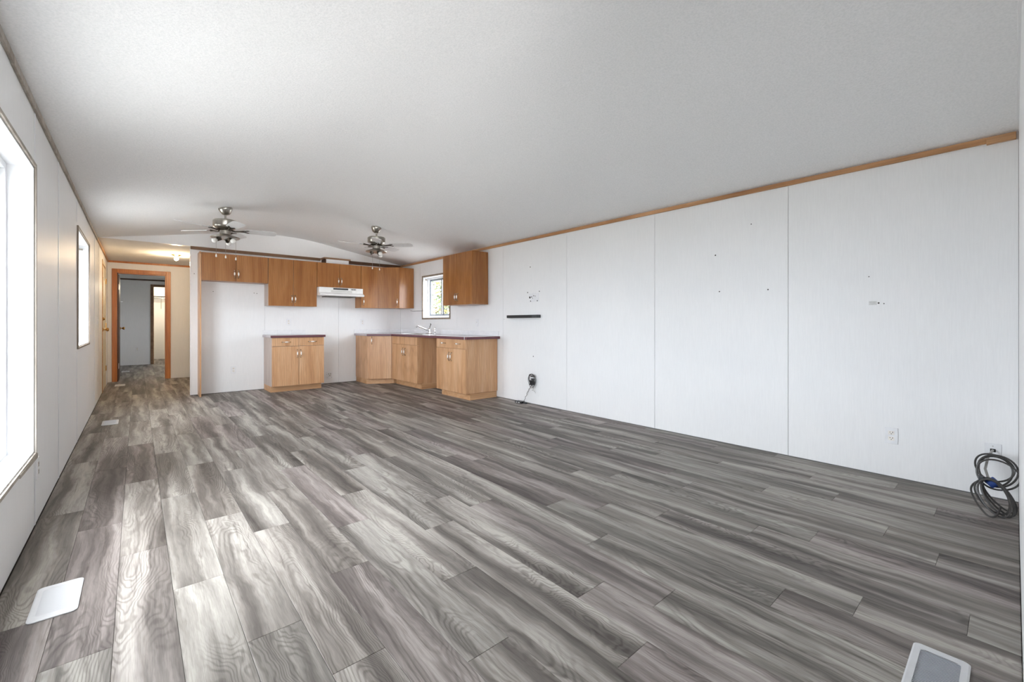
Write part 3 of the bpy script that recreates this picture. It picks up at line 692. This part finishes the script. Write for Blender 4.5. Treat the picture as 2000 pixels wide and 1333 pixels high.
make_fan((f1[0], f1[1], vault_x(f1[0])), math.radians(-82), [(-.10, -.08, 1.885), (.0, -.03, 1.885), (.12, .08, 1.885)], 1, 'left ceiling fan, three pull chains, near the hall side')
make_fan((f2[0], f2[1], vault_x(f2[0])), math.radians(-113.5), [(-.07, -.02, 1.90), (.07, .05, 1.90)], -1, 'right ceiling fan, two pull chains, nearer the kitchen window')

# hall light
hl = empty('hall_light', (.508, 9.40, H)); tag(hl, 'small brass ceiling light with a bare lit bulb in the hall', 'ceiling light')
build(MB().lathe([(.075, 0), (.075, -.008), (.05, -.02), (.022, -.03), (.022, -.04)], (.508, 9.40, H-.001), 24), 'brass_base', 'brass', hl)
build(MB().lathe([(.012, -.038), (.028, -.055), (.032, -.075), (.026, -.092), (.01, -.102)], (.508, 9.40, H), 18), 'bulb', 'hot', hl)
l = bpy.data.lights.new('hall_bulb_light', 'POINT'); l.energy = 3; l.color = (1, .74, .46); l.shadow_soft_size = .035
o = bpy.data.objects.new('hall_bulb_light', l); COL.objects.link(o); o.location = (.508, 9.40, H-.15)
cl_ = empty('closet_light', (.62, 16.3, H)); tag(cl_, 'lit dome light on the closet ceiling', 'ceiling light')
build(MB().lathe([(.09, 0), (.09, -.012)], (.62, 16.3, H-.001), 24), 'base', 'white', cl_)
build(MB().lathe([(.085, -.013), (.08, -.04), (.05, -.062), (.015, -.068)], (.62, 16.3, H), 24), 'dome', 'hot2', cl_)
l = bpy.data.lights.new('closet_dome_light', 'POINT'); l.energy = 4; l.color = (1, .84, .62); l.shadow_soft_size = .08
o = bpy.data.objects.new('closet_dome_light', l); COL.objects.link(o); o.location = (.62, 16.3, H-.16)
# closet shelf and rod
cs = empty('closet_shelf', (.6, YC, 1.86)); tag(cs, 'white closet shelf with hanging rod on the lit closet wall', 'shelf')
box('shelf_board', (.002, 1.6, YC-.32, YC-.001, 1.93, 1.95), 'white', cs, .002)
box('cleat', (.002, 1.6, YC-.02, YC-.001, 1.84, 1.929), 'white', cs)
build(MB().tube([(.002, YC-.26, 1.87), (1.6, YC-.26, 1.87)], .014, 12), 'rod', 'chrome', cs)
build(MB().tube([(.56, YC-.03, 1.93), (.56, YC-.26, 1.895), (.56, YC-.28, 1.87), (.56, YC-.26, 1.85), (.56, YC-.10, 1.80), (.56, YC-.02, 1.55)], .006, 8), 'bracket', 'nickel', cs)

# ------------------------------------------------------------------ outlets, switches, plates
def plate_parts(e, T, kind):
    """plate in local (u along wall, n out of wall, z)"""
    def bx(name, u0, u1, n0, n1, z0, z1, mat, par, bv=0):
        vs = MB().box(u0, u1, n0, n1, z0, z1); vs.v = [tuple(T(p)) for p in vs.v]
        base = wpos(par); me = vs.mesh(name, mat, tuple(base)); o = link(name, me, par)
        if bv: b = o.modifiers.new('bevel', 'BEVEL'); b.width = bv; b.segments = 2
        return o
    pl = bx('cover_plate', -.036, .036, .0005, .006, -.058, .058, 'white', e, .002)
    if kind == 'outlet':
        for dz in (.02, -.02):
            rc = bx('receptacle', -.017, .017, .006, .0078, dz-.014, dz+.014, 'porcelain', e, .003)
            for u, w, za, zb in ((-.0075, .0016, 0, .009), (.0065, .0016, .001, .008), (0, .0025, -.009, -.0045)):
                bx('slot', u-w, u+w, .0078, .0082, dz+za, dz+zb, 'slot', rc)
    elif kind == 'switch':
        bx('toggle', -.005, .005, .006, .016, -.002, .014, 'porcelain', e, .001)
    elif kind == 'cable':
        bx('cable_hole', -.012, .012, .006, .0075, .005, .025, 'slot', e, .003)
        bx('screw', -.003, .003, .006, .0075, .04, .044, 'nickel', e)
def plate(name, cat, label, wall, u, z, kind, group=None):
    if wall == 'right': P = (W1, u, z); T = lambda p: (W1-p[1], u+p[0], z+p[2])
    elif wall == 'left': P = (W0, u, z); T = lambda p: (W0+p[1], u-p[0], z+p[2])
    else: P = (u, wall, z); T = lambda p: (u+p[0], wall-p[1], z+p[2])
    e = empty(name, P); tag(e, label, cat, group); plate_parts(e, T, kind); return e
GO = 'electrical outlets'
plate('wall_outlet', 'outlet', 'white duplex outlet low on the right wall, left of the coiled cable', 'right', .574, .298, 'outlet', GO)
plate('wall_outlet', 'outlet', 'white outlet low on the wall inside the refrigerator alcove', YK, 1.17, .355, 'outlet', GO)
plate('wall_outlet', 'outlet', 'white outlet on the backsplash wall above the freestanding base cabinet', YK, 1.98, 1.12, 'outlet', GO)
plate('wall_outlet', 'outlet', 'white outlet on the kitchen wall just left of the corner counter', YK, 3.28, 1.12, 'outlet', GO)
plate('wall_outlet', 'outlet', 'white outlet on the left wall under the corner of the large window', 'left', 3.53, .30, 'outlet', GO)
plate('wall_outlet', 'outlet', 'white outlet low on the bedroom wall seen through the doorway', YB, .0, .42, 'outlet', GO)
plate('light_switch', 'switch', 'white wall switch above the counter, right of the kitchen window', 'right', 5.57, 1.11, 'switch')
plate('light_switch', 'switch', 'white light switch on the left wall before the front door', 'left', 8.33, 1.14, 'switch')
cp = plate('cable_plate', 'wall plate', 'white cable wall plate above the coiled black cable', 'right', .088, .285, 'cable')
# stove outlet: open square box
so = empty('range_outlet', (2.66, YK, .14)); tag(so, 'square range power outlet low on the kitchen wall between the base cabinets', 'outlet')
box('cover_plate', (2.61, 2.72, YK-.006, YK-.0005, .10, .215), 'white', so, .002)
box('round_socket', (2.635, 2.695, YK-.009, YK-.006, .125, .19), 'grey', so, .004)
for a, b in ((2.645, .175), (2.685, .175), (2.665, .145), (2.615, .17), (2.63, .11), (2.70, .11)): box('slot', (a-.004, a+.004, YK-.0098, YK-.009, b-.006, b+.006), 'slot', so) if 2.63 < a < 2.7 and b > .12 else box('slot', (a-.003, a+.003, YK-.0068, YK-.006, b-.003, b+.003), 'slot', so)

# nail and screw holes, part of the walls
for y, z, r in ((1.822, 1.735, .007), (1.785, 1.395, .006), (1.376, 1.389, .006), (1.51, 1.972, .005), (.70, 1.444, .004), (.645, 1.248, .006), (.615, 1.243, .004), (4.34, 1.873, .008), (4.28, .65, .008), (4.9, 1.16, .004)):
    build(MB().lathe([(r, 0), (r*.7, .0012)], (W1, y, z), 8, 0, Matrix.Rotation(-PI/2, 3, 'Y')), 'nail_hole', 'hole', wr)
for x, z in ((.66, 1.86), (.90, 1.60), (1.46, 1.60), (1.50, 1.595)):
    build(MB().lathe([(.006, 0), (.004, .0012)], (x, YK, z), 8, 0, Matrix.Rotation(PI/2, 3, 'X')), 'nail_hole', 'hole', wk)
box('plaster_patch', (W1-.0015, W1-.0002, .655, .70, 1.235, 1.262), 'grey', wr)
# patch left by the television bracket
tv = tag(empty('bracket_patch', (W1, 4.26, 1.45)), 'ragged white patch with screw holes left by a television bracket', 'wall patch')
pts = [(4.17, 1.40), (4.36, 1.39), (4.355, 1.44), (4.365, 1.50), (4.27, 1.515), (4.175, 1.505)]
build(MB().prism_axis([(a, b) for a, b in pts], W1-.0025, W1-.0003, 'x'), 'filler', 'splash', tv)
for y, z, r in ((4.345, 1.455, .016), (4.31, 1.46, .009), (4.27, 1.475, .008), (4.33, 1.405, .009), (4.20, 1.405, .009), (4.16, 1.53, .008), (4.39, 1.525, .009), (4.29, 1.44, .006), (4.24, 1.47, .006)):
    build(MB().lathe([(r, 0), (r*.6, .0012)], (W1-.0025, y, z), 8, 0, Matrix.Rotation(-PI/2, 3, 'Y')), 'screw_hole', 'hole', tv)
# black bar on the wall
sb = empty('wall_shelf', (W1, 4.45, 1.19)); tag(sb, 'slim black bar fixed to the right wall beyond the kitchen counter', 'wall bar')
box('bar', (W1-.07, W1-.001, 4.24, 4.76, 1.175, 1.215), 'black', sb, .003)
box('end_cap', (W1-.071, W1-.001, 4.135, 4.239, 1.175, 1.215), 'blackgrey', sb, .003)

# range hood wall hook line: towel rod under the corner cabinet
tr = tag(build(MB().tube([(3.98, 7.60, 1.345), (4.02, 7.58, 1.335), (4.03, 7.15, 1.335), (4.076, 7.13, 1.345)], .0035, 8), 'towel_rod', 'darkmetal'), 'thin dark rod under the corner wall cabinet', 'rod')
tr2 = None

# ------------------------------------------------------------------ floor registers
def make_register():
    e = empty('floor_register', (0, 0, 0)); mb = MB(); w, l = .068, .142
    r_ = .018; pts = []
    for cx, cy, a0 in ((w-r_, l-r_, 0), (-w+r_, l-r_, 90), (-w+r_, -l+r_, 180), (w-r_, -l+r_, 270)):
        for k in range(5): a = math.radians(a0+22.5*k); pts.append((cx+r_*math.cos(a), cy+r_*math.sin(a)))
    n = len(pts); iw, il = .046, .105
    mb.add([(x, y, .0005) for x, y in pts]+[(x, y, .004) for x, y in pts]+[(x*.93, y*.96, .0065) for x, y in pts]+[(x*.70, y*.76, .0062) for x, y in pts],
           [(a+i, a+(i+1) % n, a+n+(i+1) % n, a+n+i) for a in (0, n, 2*n) for i in range(n)]+[tuple(range(n))[::-1]])
    o = link('flange', mb.mesh('flange', 'register'), e)
    # louvre slats running across the short side
    link('louvre_bed', MB().box(-.050, .050, -.110, .110, .001, .0028).mesh('louvre_bed', 'bedgrey'), e)
    sm_ = MB(); sm_.add([(-.049, -.0028, .0028), (.049, -.0028, .0028), (.049, .0018, .0066), (-.049, .0018, .0066), (-.049, -.0016, .0028), (.049, -.0016, .0028), (.049, .0026, .0060), (-.049, .0026, .0060)],
            [(0, 1, 2, 3), (7, 6, 5, 4), (0, 4, 5, 1), (1, 5, 6, 2), (2, 6, 7, 3), (3, 7, 4, 0)])
    me = sm_.mesh('slat', 'register')
    for k in range(27): link('slat', me, e, (0, -.104+k*.008, 0))
    return e
regs = [((-.241, 2.487), 0, 'white floor register nearest the camera, by the left wall'), ((1.885, .158), PI/2+.0, 'white floor register cut off by the bottom edge at the right'),
        ((-.225, 6.53), 0, 'white floor register on the left past the small window'), ((-.23, 10.36), 0, 'white floor register in the hall before the doorway'), ((-.2, 13.2), 0, 'white floor register on the bedroom floor beyond the doorway')]
r0 = make_register()
for i, ((x, y), a, lb) in enumerate(regs):
    o = r0 if i == 0 else copy_tree(r0)
    o.location = (x, y, .0005); o.rotation_euler.z = a
    tag(o, lb, 'floor vent', 'white floor registers')

# ------------------------------------------------------------------ cables
def ring(c, u, v, ru, rv, a0, a1, n=28, drift=(0, 0, 0), egg=0):
    c, u, v, dr = Vector(c), Vector(u).normalized(), Vector(v).normalized(), Vector(drift)
    return [c+u*ru*math.cos(a)+v*rv*math.sin(a)*(1+egg*math.cos(a))+dr*(k/n) for k in range(n+1) for a in [a0+(a1-a0)*k/n]]
cc = empty('coiled_cable', (3.80, .07, 0)); tag(cc, 'coiled dark grey cable tied with a blue strap at the right edge of the floor', 'cable')
# tie point; loops fan up (against the wall) and down (resting on the floor)
tie = Vector((3.80, .095, .165))
R3 = random.Random(4)
def loops(name, specs, mat='cable'):
    for ctr, up, side, rl, rw in specs:
        u = Vector(up).normalized(); sd = Vector(side); sd = (sd-u*sd.dot(u)).normalized()
        build(MB().tube(ring(ctr, u, sd, rl, rw, 0, 2*PI, 36, egg=.12), .0050, 8), name, mat, cc)
loops('cable_loop', [((3.862, .066, .222), (.25, -.12, .96), (.10, -.97, -.1), .092, .080), ((3.885, .074, .214), (.30, -.05, .95), (.25, -.95, -.1), .086, .070),
                     ((3.835, .066, .204), (.15, -.45, .88), (-.2, -.85, -.4), .084, .088), ((3.915, .080, .226), (.35, -.25, .9), (.3, -.9, -.2), .078, .085)])
loops('cable_loop', [((3.735, .062, .100), (.28, .42, .88), (.16, -.93, .32), .104, .050), ((3.765, .058, .098), (.24, .50, .84), (.22, -.90, .36), .104, .046),
                     ((3.712, .074, .100), (.33, .36, .88), (.10, -.95, .28), .102, .056), ((3.79, .056, .102), (.22, .58, .80), (.28, -.88, .40), .100, .042),
                     ((3.75, .082, .096), (.30, .46, .86), (.20, -.92, .30), .096, .060)])
def spline(P, n=6):
    P = [Vector(p) for p in P]; P = [P[0]]+P+[P[-1]]; out = []
    for i in range(1, len(P)-2):
        a, b, c_, d = P[i-1:i+3]
        for k in range(n):
            t = k/n; out.append(.5*((2*b)+(c_-a)*t+(2*a-5*b+4*c_-d)*t*t+(3*b-a-3*c_+d)*t**3))
    return out+[P[-2]]
build(MB().tube(spline([(3.80, .110, .170), (3.775, .150, .155), (3.745, .168, .115), (3.70, .145, .06), (3.655, .105, .014), (3.65, .080, .008), (3.68, .062, .020), (3.74, .05, .05)]), .0050, 8), 'cable_end', 'cable', cc)
build(MB().tube([(W1-.008, .088, .30), (W1-.05, .09, .305), (W1-.12, .105, .28), (3.88, .115, .22), tie], .0062, 8), 'cable_lead', 'cable_light', cc)
mt = Matrix.Rotation(math.radians(50), 3, 'X')
build(MB().lathe([(.020, -.022), (.026, -.020), (.026, .020), (.020, .022)], tie+Vector((.0, -.012, 0)), 12, 0, mt), 'strap', 'blue', cc)
box('plug', (3.765, 3.80, .118, .140, .168, .195), 'blackgrey', cc, .003)

# adapter and leads on the right wall past the kitchen
y0 = 4.27
ad = empty('power_adapter', (W1, y0, .30)); tag(ad, 'black power adapter plugged in low on the right wall with looped leads', 'power adapter')
box('cover_plate', (W1-.006, W1-.0005, y0-.036, y0+.036, .25, .365), 'white', ad, .002)
box('transformer', (W1-.06, W1-.006, y0-.02, y0+.025, .265, .33), 'black', ad, .004)
box('plug_head', (W1-.04, W1-.006, y0-.035, y0+.015, .335, .352), 'black', ad, .003)
for i, (ru, rv, dz) in enumerate(((.085, .062, 0), (.078, .056, .012), (.092, .066, -.008), (.07, .05, .02))):
    build(MB().tube(ring((W1-.03-.008*i, y0-.005, .325+dz), (0, .06, 1), (0, 1, 0), ru, rv, 0, 2*PI, 28, egg=.15), .0032, 6), 'lead_loop', 'cable', ad)
box('lead_bundle', (W1-.05, W1-.02, y0-.04, y0+.02, .375, .395), 'cable', ad, .006)
R5 = random.Random(9)
def squig(p, q, amp, n=14):
    p, q = Vector(p), Vector(q); out = []
    for k in range(n+1):
        t = k/n; e_ = math.sin(t*PI)
        out.append(p.lerp(q, t)+Vector((-abs(R5.uniform(0, amp)), R5.uniform(-amp, amp), R5.uniform(-amp, amp)*.5))*e_)
    return out
for q in ((W1-.03, y0+.10, .12), (W1-.025, y0-.06, .16)):
    build(MB().tube(squig((W1-.04, y0, .27), q, .02), .0024, 6), 'thin_lead', 'cable_light', ad)
build(MB().tube(squig((W1-.045, y0, .265), (4.01, 4.40, .022), .012), .003, 6), 'thin_lead', 'cable', ad)
mbx = empty('media_box', (4.0, 4.45, 0)); tag(mbx, 'small black box with cables lying on the floor against the right wall', 'cable box')
o = box('case', (3.965, 4.035, 4.40, 4.53, .0005, .028), 'black', mbx, .004)
box('light_port', (3.963, 3.965, 4.43, 4.46, .008, .018), 'white', mbx)
box('light_port', (3.963, 3.965, 4.48, 4.51, .008, .018), 'grey', mbx)
box('side_plug', (4.0, 4.03, 4.345, 4.395, .0005, .022), 'blackgrey', mbx, .003)

# ------------------------------------------------------------------ outside
struct(box('ground', (-60, 80, -60, 80, -.9, -.8), 'grass'), 'pale gravel yard outside the windows', 'ground')
def tree(x, y, h, seed, label):
    R = random.Random(seed); e = empty('tree', (x, y, -.8)); tag(e, label, 'tree', 'trees outside the kitchen window')
    tr_ = MB().tube([(x, y, -.8), (x+.05, y, h*.3), (x-.05, y+.05, h*.7), (x, y, h)], [.10, .08, .05, .015], 8)
    for k in range(16):
        a = R.uniform(0, 2*PI); z = h*R.uniform(.2, .9); l_ = h*.22*R.uniform(.6, 1.1)
        tr_.tube([(x, y, z), (x+math.cos(a)*l_*.6, y+math.sin(a)*l_*.6, z+l_*.4), (x+math.cos(a)*l_, y+math.sin(a)*l_, z+l_*.9)], [.03, .02, .008], 5)
    build(tr_, 'trunk', 'bark', e)
    for mat in ('leaf', 'leafg'):
        mb = MB()
        for k in range(3400):
            a = R.uniform(0, 2*PI); t = R.random(); rr = h*.26*math.sin(PI*min(1, .12+t*.88))**.7*R.random()**.5
            p = Vector((x+math.cos(a)*rr, y+math.sin(a)*rr, -.2+(h+.6)*t)); s_ = .075*R.uniform(.6, 1.3)
            u = Vector((R.gauss(0, 1), R.gauss(0, 1), R.gauss(0, 1))).normalized(); v = u.orthogonal().normalized()
            mb.add([p-u*s_, p+v*s_*.5, p+u*s_, p-v*s_*.5], [(0, 1, 2, 3)])
        o = build(mb, 'foliage', mat, e); o['kind'] = 'stuff'
tree(9.0, 13.6, 4.0, 3, 'yellowing tree close outside the kitchen window')
tree(12.5, 18.2, 5.0, 5, 'paler tree standing behind the yellowing one outside the kitchen window')
